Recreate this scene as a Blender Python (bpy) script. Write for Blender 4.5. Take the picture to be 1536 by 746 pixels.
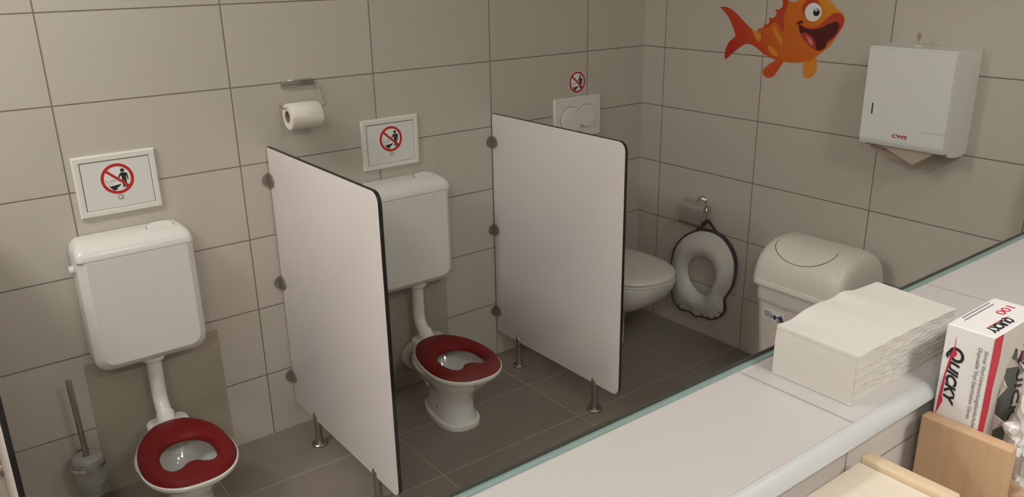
import bpy, bmesh, math, random
from mathutils import Vector, Matrix, noise
random.seed(7)
for o in list(bpy.data.objects): bpy.data.objects.remove(o)
SC = bpy.context.scene
COL = SC.collection
PI = math.pi

# ------------------------------------------------------------------ camera
CAM_POS = (-2.7073, -2.5949, 1.5964)
YAW, PITCH, ROLL, FPX = 0.64749, 0.33621, -0.01748, 1237.64
def make_camera():
    f = Vector((math.sin(YAW)*math.cos(PITCH), math.cos(YAW)*math.cos(PITCH), -math.sin(PITCH)))
    r0 = Vector((math.cos(YAW), -math.sin(YAW), 0)); u0 = r0.cross(f)
    r = r0*math.cos(ROLL)+u0*math.sin(ROLL); u = r.cross(f)
    cd = bpy.data.cameras.new('camera'); cd.sensor_width = 36; cd.lens = FPX/1536*36
    cd.clip_start = 0.02
    c = bpy.data.objects.new('camera', cd); COL.objects.link(c)
    m = Matrix((r, u, -f)).transposed().to_4x4(); m.translation = Vector(CAM_POS)
    c.matrix_world = m; SC.camera = c
make_camera()

# ------------------------------------------------------------------ light
SC.view_settings.view_transform = 'Standard'; SC.view_settings.look = 'None'
SC.view_settings.gamma = 1; SC.view_settings.use_curve_mapping = False
SC.view_settings.exposure = 0.0
w = bpy.data.worlds.new('world'); SC.world = w; w.use_nodes = True
w.node_tree.nodes['Background'].inputs[0].default_value = (1.0, .93, .84, 1)
w.node_tree.nodes['Background'].inputs[1].default_value = 0.10
def area(name, loc, size, power, col, rot=(0, 0, 0)):
    l = bpy.data.lights.new(name, 'AREA'); l.shape = 'RECTANGLE'; l.size, l.size_y = size
    l.energy = power; l.color = col
    o = bpy.data.objects.new(name, l); o.location = loc; o.rotation_euler = rot; COL.objects.link(o)
    return o
WARM = (1.0, .975, .95)
area('ceiling_lamp_light', (-3.55, -0.80, 2.56), (.60, .30), 27.0, WARM)
area('ceiling_lamp_light', (-2.80, -0.85, 2.56), (.60, .20), 8.0, WARM)
area('ceiling_lamp_light', (-3.70, -3.30, 2.56), (.60, .30), 27.0, WARM)
area('ceiling_lamp_light', (-1.80, -3.30, 2.56), (.60, .30), 25.0, WARM)
area('ceiling_lamp_light', (-0.95, -2.45, 2.56), (.35, .20), 5.0, WARM)

# ------------------------------------------------------------------ materials
def newmat(name):
    m = bpy.data.materials.new(name); m.use_nodes = True
    nt = m.node_tree; return m, nt, nt.nodes['Principled BSDF']
def N(nt, typ, **kw):
    n = nt.nodes.new(typ)
    for k, v in kw.items():
        if k.startswith('i_'): n.inputs[int(k[2:])].default_value = v
        else: setattr(n, k, v)
    return n
def mat(name, col, rough=.5, metal=0, spec=.5, bump=0, bscale=40, var=0, vscale=4, trans=0, alpha=1, coat=0, sss=0):
    m, nt, b = newmat(name)
    b.inputs['Base Color'].default_value = (*col, 1)
    b.inputs['Roughness'].default_value = rough; b.inputs['Metallic'].default_value = metal
    b.inputs['Specular IOR Level'].default_value = spec
    b.inputs['Transmission Weight'].default_value = trans; b.inputs['Alpha'].default_value = alpha
    b.inputs['Coat Weight'].default_value = coat
    tc = N(nt, 'ShaderNodeTexCoord')
    if var:
        no = N(nt, 'ShaderNodeTexNoise'); no.inputs['Scale'].default_value = vscale; no.inputs['Detail'].default_value = 4
        nt.links.new(tc.outputs['Object'], no.inputs['Vector'])
        mx = N(nt, 'ShaderNodeMix', data_type='RGBA')
        mx.inputs[6].default_value = (*[c*(1-var) for c in col], 1); mx.inputs[7].default_value = (*[min(1, c*(1+var)) for c in col], 1)
        nt.links.new(no.outputs['Fac'], mx.inputs[0]); nt.links.new(mx.outputs[2], b.inputs['Base Color'])
    if bump:
        n2 = N(nt, 'ShaderNodeTexNoise'); n2.inputs['Scale'].default_value = bscale; n2.inputs['Detail'].default_value = 5
        nt.links.new(tc.outputs['Object'], n2.inputs['Vector'])
        bp = N(nt, 'ShaderNodeBump'); bp.inputs['Strength'].default_value = bump; bp.inputs['Distance'].default_value = .002
        nt.links.new(n2.outputs['Fac'], bp.inputs['Height']); nt.links.new(bp.outputs['Normal'], b.inputs['Normal'])
    return m

def tile_mat(name, ax_u, off_u, pu, ax_v, off_v, pv, col, grout, gw=.0036, rough=.35, var=.04, cloud=None, cscale=2.0, camt=.5):
    """tiles: period pu along axis ax_u (joints at off_u), period pv along ax_v (joints at off_v)."""
    m, nt, b = newmat(name); L = nt.links
    geo = N(nt, 'ShaderNodeNewGeometry'); sep = N(nt, 'ShaderNodeSeparateXYZ'); L.new(geo.outputs['Position'], sep.inputs[0])
    def math_(op, a, bb=None, c=None):
        n = N(nt, 'ShaderNodeMath', operation=op)
        for i, x in enumerate((a, bb, c)):
            if x is None: continue
            if isinstance(x, (int, float)): n.inputs[i].default_value = x
            else: L.new(x, n.inputs[i])
        return n.outputs[0]
    cells = []; ds = []
    for ax, off, p in ((ax_u, off_u, pu), (ax_v, off_v, pv)):
        t = math_('DIVIDE', math_('SUBTRACT', sep.outputs['XYZ'.index(ax)], off), p)
        fr = math_('FRACT', t); cells.append(math_('FLOOR', t))
        d = math_('MULTIPLY', math_('MINIMUM', fr, math_('SUBTRACT', 1.0, fr)), p); ds.append(d)
    d = math_('MINIMUM', ds[0], ds[1])
    mr = N(nt, 'ShaderNodeMapRange'); L.new(d, mr.inputs[0])
    mr.inputs[1].default_value = gw*.35; mr.inputs[2].default_value = gw*.75; mr.inputs[3].default_value = 1; mr.inputs[4].default_value = 0
    cmb = N(nt, 'ShaderNodeCombineXYZ'); L.new(cells[0], cmb.inputs[0]); L.new(cells[1], cmb.inputs[1])
    wn = N(nt, 'ShaderNodeTexWhiteNoise', noise_dimensions='2D'); L.new(cmb.outputs[0], wn.inputs['Vector'])
    no = N(nt, 'ShaderNodeTexNoise'); no.inputs['Scale'].default_value = cscale; no.inputs['Detail'].default_value = 5; no.inputs['Roughness'].default_value = .6
    L.new(geo.outputs['Position'], no.inputs['Vector'])
    c2 = cloud or tuple(c*.9 for c in col)
    mc = N(nt, 'ShaderNodeMix', data_type='RGBA'); mc.inputs[6].default_value = (*col, 1); mc.inputs[7].default_value = (*c2, 1)
    r2 = N(nt, 'ShaderNodeMapRange'); L.new(no.outputs['Fac'], r2.inputs[0]); r2.inputs[1].default_value = .35; r2.inputs[2].default_value = .7; r2.inputs[4].default_value = camt
    L.new(r2.outputs[0], mc.inputs[0])
    hv = N(nt, 'ShaderNodeHueSaturation'); L.new(mc.outputs[2], hv.inputs['Color'])
    L.new(math_('ADD', math_('MULTIPLY', wn.outputs['Value'], 2*var), 1-var), hv.inputs['Value'])
    mg = N(nt, 'ShaderNodeMix', data_type='RGBA'); L.new(mr.outputs[0], mg.inputs[0]); L.new(hv.outputs[0], mg.inputs[6]); mg.inputs[7].default_value = (*grout, 1)
    L.new(mg.outputs[2], b.inputs['Base Color'])
    rr = math_('ADD', math_('MULTIPLY', mr.outputs[0], .4), rough); L.new(rr, b.inputs['Roughness'])
    b.inputs['Specular IOR Level'].default_value = .35
    fine = N(nt, 'ShaderNodeTexNoise'); fine.inputs['Scale'].default_value = 60; fine.inputs['Detail'].default_value = 3
    L.new(geo.outputs['Position'], fine.inputs['Vector'])
    h = math_('SUBTRACT', math_('MULTIPLY', fine.outputs['Fac'], .12), mr.outputs[0])
    bp = N(nt, 'ShaderNodeBump'); bp.inputs['Strength'].default_value = .5; bp.inputs['Distance'].default_value = .0015
    L.new(h, bp.inputs['Height']); L.new(bp.outputs[0], b.inputs['Normal'])
    return m

TILE = (.55, .50, .435); GROUT = (.21, .17, .13)
AX, BY, ZR = -.3337, -.1223, 1.2346
M = {}
M['wall_back'] = tile_mat('wall_tiles_back', 'X', AX, .5, 'Z', ZR, .25, TILE, GROUT, var=.035, cloud=(.53, .47, .42))
M['wall_side'] = tile_mat('wall_tiles_side', 'Y', BY, .5, 'Z', ZR, .25, TILE, GROUT, var=.035, cloud=(.54, .47, .415))
M['floor'] = tile_mat('floor_tiles', 'X', -.905, .594, 'Y', -.602, .302, (.20, .17, .132), (.38, .34, .30), gw=.0035, rough=.42, var=.07, cloud=(.27, .22, .178), cscale=3.2, camt=.75)
M['ledge'] = tile_mat('ledge_tiles', 'X', -1.866, .5, 'Y', -2.6, 1.0, (.51, .475, .455), (.35, .32, .29), gw=.0028, rough=.38, var=.012, cloud=(.50, .46, .425), camt=.8)
M['ledge_face'] = tile_mat('halfwall_face_tiles', 'X', -1.866, .5, 'Z', .983, .25, (.60, .565, .52), (.34, .31, .27), gw=.003, rough=.4, var=.02)
M['plain'] = mat('plaster_paint', (.72, .69, .64), .8, bump=.1)
M['panel'] = mat('olive_grey_panel', (.40, .35, .275), .55, var=.04)
M['ceramic'] = mat('white_ceramic', (.80, .78, .74), .12, coat=.6)
M['plastic'] = mat('white_plastic', (.77, .745, .70), .22, spec=.5)
M['plastic2'] = mat('ivory_plastic', (.70, .675, .63), .35)
M['hpl'] = mat('white_laminate', (.86, .79, .78), .42, bump=.08, bscale=220)
M['black'] = mat('black_core', (.008, .007, .007), .45)
M['red'] = mat('red_foam', (.17, .003, .004), .5, spec=.2, bump=.05, bscale=150)
M['chrome'] = mat('chrome', (.62, .60, .58), .14, metal=1)
M['steel'] = mat('brushed_steel', (.42, .37, .33), .30, metal=1)
M['cover_steel'] = mat('polished_cover', (.60, .58, .56), .32, metal=.85)
M['bracket'] = mat('smoked_bracket', (.30, .25, .215), .28, metal=.55)
M['grey_plastic'] = mat('grey_plastic', (.36, .34, .31), .4)
M['paper'] = mat('tissue_paper', (.80, .74, .66), .9, spec=.1, bump=.3, bscale=120)
M['paper_white'] = mat('paper_towel_white', (.60, .57, .52), .95, spec=.05, bump=.35, bscale=160)
M['paper_brown'] = mat('recycled_paper', (.47, .38, .30), .95, spec=.05, bump=.2, bscale=120)
M['card'] = mat('cardboard_core', (.30, .20, .13), .9)
M['dark'] = mat('dark_gap', (.015, .013, .012), .8)
M['seam'] = mat('panel_gap', (.075, .07, .065), .7)
M['sign_white'] = mat('sticker_white', (.86, .84, .83), .5)
M['sign_red'] = mat('sticker_red', (.52, .012, .012), .45)
M['sign_black'] = mat('sticker_black', (.008, .008, .01), .45)
M['sign_grey'] = mat('sticker_grey', (.38, .37, .36), .5)
M['frame'] = mat('hatch_frame', (.78, .755, .69), .38)
M['hatch'] = mat('hatch_panel', (.76, .735, .71), .4)
M['glass_frost'] = mat('frosted_glass', (.82, .83, .79), .18, trans=.75)
M['purple'] = mat('purple_rubber', (.045, .006, .022), .45)
M['bin'] = mat('bin_plastic', (.79, .73, .655), .33, bump=.05, bscale=90)
M['binbody'] = mat('bin_body', (.78, .68, .62), .42)
M['label_dark'] = mat('label_print', (.07, .07, .11), .5)
M['disp'] = mat('dispenser_plastic', (.77, .76, .735), .28)
M['cws'] = mat('logo_red', (.42, .02, .03), .4)
M['boxwhite'] = mat('carton_white', (.80, .775, .755), .4)
M['boxred'] = mat('carton_red', (.55, .025, .055), .4)
M['boxtext'] = mat('carton_text_black', (.012, .012, .014), .45)
M['boxgreytext'] = mat('carton_text_grey', (.22, .21, .21), .5)
M['boxphoto'] = mat('carton_photo_side', (.58, .54, .49), .4, var=.15, vscale=14)
M['magenta'] = mat('carton_magenta', (.42, .03, .12), .4)
M['hole'] = mat('carton_inside', (.10, .105, .085), .8)
M['trimmetal'] = mat('ledge_trim', (.49, .505, .505), .33, metal=.0, spec=.6)
M['silicone'] = mat('dark_silicone', (.05, .045, .035), .5)

def wood(name, c1, c2, axis, rough=.45):
    m, nt, b = newmat(name); L = nt.links
    tc = N(nt, 'ShaderNodeTexCoord'); mp = N(nt, 'ShaderNodeMapping')
    sc = {'X': (2.5, 30, 30), 'Y': (30, 2.5, 30), 'Z': (30, 30, 2.5)}[axis]; mp.inputs['Scale'].default_value = sc
    L.new(tc.outputs['Object'], mp.inputs[0])
    no = N(nt, 'ShaderNodeTexNoise'); no.inputs['Scale'].default_value = 2.2; no.inputs['Detail'].default_value = 6; no.inputs['Distortion'].default_value = .6
    L.new(mp.outputs[0], no.inputs['Vector'])
    cr = N(nt, 'ShaderNodeValToRGB'); cr.color_ramp.elements[0].position = .3; cr.color_ramp.elements[1].position = .72
    cr.color_ramp.elements[0].color = (*c1, 1); cr.color_ramp.elements[1].color = (*c2, 1)
    L.new(no.outputs['Fac'], cr.inputs[0]); L.new(cr.outputs[0], b.inputs['Base Color']); b.inputs['Roughness'].default_value = rough
    return m
M['birch'] = wood('birch_top', (.70, .61, .48), (.75, .66, .53), 'Y')
M['birch_edge'] = wood('birch_edge', (.60, .47, .29), (.66, .53, .36), 'Y')
M['beech'] = wood('beech_board', (.50, .32, .185), (.56, .37, .22), 'Z')

# glass pane: thin clear float glass
def glass_pane():
    m, nt, b = newmat('clear_glass'); L = nt.links; nt.nodes.remove(b)
    tr = N(nt, 'ShaderNodeBsdfTransparent'); tr.inputs[0].default_value = (.955, .965, .955, 1)
    gl = N(nt, 'ShaderNodeBsdfGlossy'); gl.inputs['Roughness'].default_value = .0
    mx = N(nt, 'ShaderNodeMixShader'); mx.inputs[0].default_value = .012; L.new(tr.outputs[0], mx.inputs[1]); L.new(gl.outputs[0], mx.inputs[2])
    L.new(mx.outputs[0], nt.nodes['Material Output'].inputs[0]); return m
M['glass'] = glass_pane()
M['glass_edge'] = mat('glass_green_edge', (.25, .34, .32), .3, spec=.4)
# crumpled vinyl
def vinyl():
    m, nt, b = newmat('clear_vinyl'); L = nt.links
    b.inputs['Base Color'].default_value = (.86, .84, .80, 1); b.inputs['Roughness'].default_value = .25
    tr = N(nt, 'ShaderNodeBsdfTransparent'); mx = N(nt, 'ShaderNodeMixShader'); mx.inputs[0].default_value = .72
    L.new(tr.outputs[0], mx.inputs[1]); L.new(b.outputs[0], mx.inputs[2]); L.new(mx.outputs[0], nt.nodes['Material Output'].inputs[0]); return m
M['vinyl'] = vinyl()
def fish_body():
    m, nt, b = newmat('fish_orange'); L = nt.links
    geo = N(nt, 'ShaderNodeNewGeometry'); sep = N(nt, 'ShaderNodeSeparateXYZ'); L.new(geo.outputs['Position'], sep.inputs[0])
    a = N(nt, 'ShaderNodeMath', operation='MULTIPLY'); L.new(sep.outputs[1], a.inputs[0]); a.inputs[1].default_value = -1
    s = N(nt, 'ShaderNodeMath', operation='MULTIPLY'); L.new(sep.outputs[2], s.inputs[0]); s.inputs[1].default_value = .9
    ad = N(nt, 'ShaderNodeMath', operation='ADD'); L.new(a.outputs[0], ad.inputs[0]); L.new(s.outputs[0], ad.inputs[1])
    mr = N(nt, 'ShaderNodeMapRange'); L.new(ad.outputs[0], mr.inputs[0]); mr.inputs[1].default_value = .42+.9*1.33; mr.inputs[2].default_value = .93+.9*1.43
    cr = N(nt, 'ShaderNodeValToRGB'); L.new(mr.outputs[0], cr.inputs[0])
    e = cr.color_ramp.elements; e[0].position = 0; e[0].color = (.46, .018, .006, 1); e[1].position = 1; e[1].color = (.74, .32, .012, 1)
    x = e.new(.22); x.color = (.56, .055, .012, 1); x = e.new(.36); x.color = (.62, .125, .006, 1); x = e.new(.7); x.color = (.68, .155, .006, 1)
    L.new(cr.outputs[0], b.inputs['Base Color']); b.inputs['Roughness'].default_value = .6; b.inputs['Specular IOR Level'].default_value = .15; return m
M['fish'] = fish_body()
M['fish_red'] = mat('fish_red', (.52, .045, .012), .6, spec=.15)
M['fish_fin'] = mat('fish_fin_red', (.60, .075, .015), .6, spec=.15, var=.35, vscale=18)
M['fish_amber'] = mat('fish_amber', (.74, .25, .02), .6, spec=.15)
M['fish_lip'] = mat('fish_lip', (.55, .05, .02), .6, spec=.15)
M['fish_mouth'] = mat('fish_mouth', (.085, .006, .008), .6, spec=.15)
M['fish_tongue'] = mat('fish_tongue', (.42, .035, .035), .6, spec=.15)
M['fish_pink'] = mat('fish_pink', (.70, .22, .15), .6, spec=.15)
M['fish_white'] = mat('fish_white', (.85, .85, .82), .4)
M['fish_brown'] = mat('fish_pupil', (.035, .008, .005), .6, spec=.15)

# ------------------------------------------------------------------ mesh helpers
class MB:
    def __init__(s): s.bm = bmesh.new(); s.mi = 0
    def face(s, vs):
        try:
            f = s.bm.faces.new(vs); f.material_index = s.mi; return f
        except ValueError: return None
    def box(s, x0, x1, y0, y1, z0, z1, bev=0, seg=2):
        x0, x1 = sorted((x0, x1)); y0, y1 = sorted((y0, y1)); z0, z1 = sorted((z0, z1))
        v = [s.bm.verts.new(p) for p in ((x0,y0,z0),(x1,y0,z0),(x1,y1,z0),(x0,y1,z0),(x0,y0,z1),(x1,y0,z1),(x1,y1,z1),(x0,y1,z1))]
        fs = [s.face([v[i] for i in q]) for q in ((3,2,1,0),(4,5,6,7),(0,1,5,4),(1,2,6,5),(2,3,7,6),(3,0,4,7))]
        if bev:
            es = list({e for f in fs for e in f.edges})
            r = bmesh.ops.bevel(s.bm, geom=es, offset=bev, segments=seg, profile=.5, affect='EDGES')
            for f in r['faces']: f.material_index = s.mi
        return s
    def loft(s, rings, cap0=True, cap1=True, closed=False):
        R_ = [[s.bm.verts.new(p) for p in r] for r in rings]; n = len(R_[0])
        for a, b in zip(R_, R_[1:]):
            for i in range(n): s.face([a[i], a[(i+1) % n], b[(i+1) % n], b[i]])
        if closed:
            a, b = R_[-1], R_[0]
            for i in range(n): s.face([a[i], a[(i+1) % n], b[(i+1) % n], b[i]])
        else:
            if cap0: s.face(list(reversed(R_[0])))
            if cap1: s.face(R_[-1])
        return s
    def tube(s, path, r, n=12, caps=True):
        path = [Vector(p) for p in path]; rr = r if isinstance(r, (list, tuple)) else [r]*len(path)
        t = [(path[min(i+1, len(path)-1)]-path[max(i-1, 0)]).normalized() for i in range(len(path))]
        up = Vector((0, 0, 1)) if abs(t[0].z) < .9 else Vector((1, 0, 0))
        a = t[0].cross(up).normalized(); rings = []
        for p, d, q in zip(path, t, rr):
            a = (a-d*a.dot(d)).normalized(); b = d.cross(a)
            rings.append([p+a*(q*math.cos(2*PI*k/n))+b*(q*math.sin(2*PI*k/n)) for k in range(n)])
        return s.loft(rings, caps, caps)
    def lathe(s, prof, c=(0, 0, 0), ax='Z', n=28, cap=True):
        c = Vector(c); rings = []
        for r, h in prof:
            ring = []
            for k in range(n):
                a = 2*PI*k/n; p = (r*math.cos(a), r*math.sin(a), h)
                if ax == 'X': p = (p[2], p[0], p[1])
                elif ax == 'Y': p = (p[1], p[2], p[0])
                ring.append(c+Vector(p))
            rings.append(ring)
        return s.loft(rings, cap, cap)
    def prism(s, poly, O, U, V, Nn, t0, t1):
        O, U, V, Nn = map(Vector, (O, U, V, Nn))
        lo = [s.bm.verts.new(O+U*a+V*b+Nn*t0) for a, b in poly]; hi = [s.bm.verts.new(O+U*a+V*b+Nn*t1) for a, b in poly]
        s.face(list(reversed(lo))); s.face(hi); n = len(poly)
        for i in range(n): s.face([lo[i], lo[(i+1) % n], hi[(i+1) % n], hi[i]])
        return s
    def ringplate(s, outer, inner, O, U, V, Nn, t0, t1):
        O, U, V, Nn = map(Vector, (O, U, V, Nn)); n = len(outer)
        def mk(pl, t): return [s.bm.verts.new(O+U*a+V*b+Nn*t) for a, b in pl]
        a, b, c, d = mk(outer, t0), mk(outer, t1), mk(inner, t1), mk(inner, t0)
        for p, q in ((a, b), (b, c), (c, d), (d, a)):
            for i in range(n): s.face([p[i], p[(i+1) % n], q[(i+1) % n], q[i]])
        return s
    def build(s, name, mats, parent=None, smooth=35, off=(0, 0, 0)):
        bmesh.ops.recalc_face_normals(s.bm, faces=s.bm.faces)
        me = bpy.data.meshes.new(name); s.bm.to_mesh(me); s.bm.free()
        if off != (0, 0, 0): me.transform(Matrix.Translation(off))
        for m in (mats if isinstance(mats, (list, tuple)) else [mats]): me.materials.append(M[m])
        if smooth:
            for p in me.polygons: p.use_smooth = True
            me.set_sharp_from_angle(angle=math.radians(smooth))
        o = bpy.data.objects.new(name, me); COL.objects.link(o)
        if parent is not None: o.parent = parent
        return o
def tag(o, label=None, cat=None, group=None, kind=None):
    if label: o['label'] = label
    if cat: o['category'] = cat
    if group: o['group'] = group
    if kind: o['kind'] = kind
    return o
def thing(name, label, cat, loc=(0, 0, 0), group=None, rz=0):
    o = bpy.data.objects.new(name, None); o.empty_display_size = .05; COL.objects.link(o); o.location = loc; o.rotation_euler = (0, 0, rz)
    return tag(o, label, cat, group)
def rebase(root):
    """children were built in world space: store their meshes relative to the thing's base"""
    inv = Matrix.Translation(-root.location)
    seen = set()
    def rec(o):
        for c in o.children:
            if c.data and c.data.name not in seen: seen.add(c.data.name); c.data.transform(inv)
            rec(c)
    rec(root)
def dup(root, loc, label):
    def cp(o, par):
        c = o.copy(); COL.objects.link(c); c.parent = par
        for ch in o.children: cp(ch, c)
        return c
    r = cp(root, None); r.location = loc; r['label'] = label
    return r
def circ(cx, cy, rx, ry=None, n=40, a0=0, a1=2*PI):
    ry = ry or rx
    full = abs(a1-a0-2*PI) < 1e-6
    return [(cx+rx*math.cos(a0+(a1-a0)*k/(n if full else n-1)), cy+ry*math.sin(a0+(a1-a0)*k/(n if full else n-1))) for k in range(n)]
def rrect(x0, x1, y0, y1, r, n=6, rs=None):
    rs = rs or (r, r, r, r)  # corners: (x1,y1),(x0,y1),(x0,y0),(x1,y0)
    out = []
    for (cx, cy, sx, sy, a), q in zip(((x1, y1, -1, -1, 0), (x0, y1, 1, -1, PI/2), (x0, y0, 1, 1, PI), (x1, y0, -1, 1, 1.5*PI)), rs):
        for k in range(n+1):
            t = a+PI/2*k/n; out.append((cx+sx*q+q*math.cos(t), cy+sy*q+q*math.sin(t)))
    return out
def smooth_poly(p, it=2):
    for _ in range(it):
        q = []; n = len(p)
        for i in range(n):
            p0, p1, p2, p3 = p[i-1], p[i], p[(i+1) % n], p[(i+2) % n]
            q.append(p1); q.append(tuple((-a+9*b+9*c-d)/16 for a, b, c, d in zip(p0, p1, p2, p3)))
        p = q
    return p
def cast(poly, a, cx, cy):
    d = Vector((math.cos(a), math.sin(a))); best = 0
    for i in range(len(poly)):
        p, q = Vector(poly[i])-Vector((cx, cy)), Vector(poly[(i+1) % len(poly)])-Vector((cx, cy)); e = q-p
        den = d.x*e.y-d.y*e.x
        if abs(den) < 1e-12: continue
        tt = (p.x*e.y-p.y*e.x)/den; uu = (p.x*d.y-p.y*d.x)/den
        if tt > 0 and -1e-6 <= uu <= 1+1e-6: best = max(best, tt)
    return best
PADP = [(-.138, .0), (-.147, .040), (-.162, .061), (-.197, .088), (-.25, .113), (-.31, .1265), (-.37, .1315), (-.42, .1285), (-.462, .116), (-.495, .096), (-.519, .068), (-.532, .038), (-.536, 0)]
def text_obj(txt, size, mat_, O, U, V, parent=None, name='lettering', extrude=.0003, shear=0, bold=0, sx=1, space=1):
    cu = bpy.data.curves.new(name, 'FONT'); cu.body = txt; cu.size = size; cu.extrude = extrude; cu.shear = shear
    cu.offset = bold; cu.space_character = space
    t = bpy.data.objects.new(name, cu); COL.objects.link(t)
    dg = bpy.context.evaluated_depsgraph_get(); dg.update()
    me = bpy.data.meshes.new_from_object(t.evaluated_get(dg)); bpy.data.objects.remove(t)
    U, V = Vector(U), Vector(V); Wn = U.cross(V)
    m = Matrix((U*sx, V, Wn)).transposed().to_4x4(); m.translation = Vector(O); me.transform(m)
    me.materials.clear(); me.materials.append(M[mat_])
    o = bpy.data.objects.new(name, me); COL.objects.link(o)
    if parent is not None: o.parent = parent
    return o

# ------------------------------------------------------------------ the room
XL, YF, ZC = -4.3, -4.4, 2.6
def slab(name, b, m):
    mb = MB(); mb.box(*b); return tag(mb.build(name, m, smooth=0), kind='structure')
slab('floor', (XL-.1, .1, YF-.1, .1, -.1, 0), 'floor')
slab('ceiling', (XL-.1, .1, YF-.1, .1, ZC, ZC+.1), 'plain')
slab('wall_back', (XL-.1, .1, 0, .1, 0, ZC), 'wall_back')
slab('wall_right', (0, .1, YF, 0, 0, ZC), 'wall_side')
slab('wall_left', (XL-.1, XL, YF, 0, 0, ZC), 'plain')
slab('wall_front', (XL-.1, .1, YF-.1, YF, 0, ZC), 'plain')
# half wall under the glass with its tiled ledge and rounded edge strip
LZ = 1.067
mb = MB(); mb.box(XL, 0, -2.150, -1.972, 0, LZ); mb.mi = 1
tag(mb.build('wall_partition', ['ledge_face'], smooth=0), kind='structure')
mb = MB(); mb.box(XL, 0, -2.152, -1.9850, LZ, LZ+.0005)
tag(mb.build('trim_1', 'ledge', smooth=0), kind='structure')
mb = MB()
prof = [(-2.1535, LZ)]+[(-2.1535-.0165*math.sin(a), LZ-.0165+.0175*math.cos(a)) for a in [PI/2*k/8 for k in range(9)]]+[(-2.1665, LZ-.021), (-2.1505, LZ-.021), (-2.1505, LZ)]
mb.loft([[(x, y, z) for y, z in prof] for x in (XL, 0)])
tag(mb.build('trim_2', 'trimmetal'), kind='structure')
# glass pane standing on the half wall
mb = MB(); mb.box(XL, 0, -1.9840, -1.9755, LZ+.0025, ZC)
g = tag(mb.build('window_1', 'glass', smooth=0), kind='structure')
mb = MB(); mb.box(XL, 0, -1.9840, -1.9755, LZ+.0001, LZ+.0025)
ge = mb.build('glass_edge', 'glass_edge', parent=g, smooth=0)
mb = MB(); mb.box(XL, 0, -1.9753, -1.9722, LZ, LZ+.006)
gs = mb.build('silicone_seal', 'silicone', parent=g, smooth=0)
# plain olive-grey panels on the wall behind the two small toilets
for i, (a, b, t) in enumerate(((-2.388, -1.980, .453), (-1.485, -1.077, .425))):
    mb = MB(); mb.box(a, b, -.003, 0, 0, t); tag(mb.build('trim_%d' % (3+i), 'panel', smooth=0), kind='structure')

# ------------------------------------------------------------------ partitions
def make_partition(x, zb, yf, label, posts, foot_h):
    t = thing('partition_screen', label, 'partition', (x, 0, 0), 'white partition screens between the toilets')
    T = .0125; zt = 1.037
    ys = [(-a) for a in (0.004, -yf)]
    pl = rrect(.004, -yf, zb, zt, .03, 8, (.032, .002, .002, .032))
    mb = MB()
    def ring(pl_, xx): return [(xx, -a, b) for a, b in pl_]
    c = .0012
    inner = rrect(.004+c, -yf-c, zb+c, zt-c, .03, 8, (.031, .0015, .0015, .031))
    mb.loft([ring(inner, 0), ring(pl, c), ring(pl, T-c), ring(inner, T)])
    me_core = mb
    o = me_core.build('panel', ['black', 'hpl'], parent=t, smooth=40)
    for p in o.data.polygons:
        if abs(p.normal.x) > .99: p.material_index = 1
    for z in (.925, .563, .205):
        for sgn, xo in ((-1, 0), (1, T)):
            mb = MB()
            # wall flange: half disc lying on the wall, panel flange: half disc on the panel
            hd = [(0, -.024)]+[(.027*math.sin(a), -.024*math.cos(a)) for a in [PI*k/12 for k in range(1, 12)]]+[(0, .024)]
            mb.prism(hd, (xo+sgn*.0002, -.0005, z), (sgn, 0, 0), (0, 0, 1), (0, -1, 0), 0, .006)
            mb.prism([(a*1.15, b) for a, b in hd], (xo+sgn*.0002, -.0065, z), (0, -1, 0), (0, 0, 1), (sgn, 0, 0), 0, .0055)
            br = mb.build('bracket', 'bracket', parent=t, smooth=30)
            mb = MB(); mb.lathe([(.0035, 0), (.0035, .0018), (.002, .0024)], (xo+sgn*.0055, -.020, z), 'X', 10)
            if sgn < 0: mb.bm.transform(Matrix.Translation((xo+sgn*.0055, 0, 0)) @ Matrix.Scale(-1, 4, (1, 0, 0)) @ Matrix.Translation((-(xo+sgn*.0055), 0, 0)))
            mb.build('screw', 'steel', parent=br)
    for y in posts:
        mb = MB()
        mb.lathe([(.0125, .008), (.0125, zb-.001)], (T/2, y, 0), 'Z', 20)
        for sgn in (-1, 1):
            arc = [(sgn*(T/2+.0008), -.0105)]+[(sgn*(T/2+.0008+.0065*math.cos(a)), .0105*math.sin(a)) for a in [-PI/2+PI*k/8 for k in range(9)]]+[(sgn*(T/2+.0008), .0105)]
            lo = [(T/2+a, y+b, zb-.01) for a, b in arc]
            hi = [(T/2+a, y+b, zb+foot_h) for a, b in arc]
            tp = [(T/2+sgn*(T/2+.0008)+(a-sgn*(T/2+.0008))*.6, y+b*.5, zb+foot_h+.006) for a, b in arc]
            mb.loft([lo, hi, tp])
        p = mb.build('post', 'steel', parent=t)
        mb = MB(); mb.lathe([(.0285, 0), (.0285, .007), (.026, .0095), (.0127, .0105)], (T/2, y, 0), 'Z', 32)
        mb.build('base_disc', 'steel', parent=p)
    return t
make_partition(-2.653, .10, -.745, 'white partition screen seen edge-on at the left of the photo, left of the toilet brush', (-.171, -.60), .022)
make_partition(-1.743, .100, -.748, 'white partition screen with black edges, between the two toilets with red seats', (-.171, -.600), .022)
make_partition(-.835, .113, -.735, 'white partition screen with black edges, hiding most of the grey-lidded adult toilet', (-.148, -.605), .014)

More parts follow.
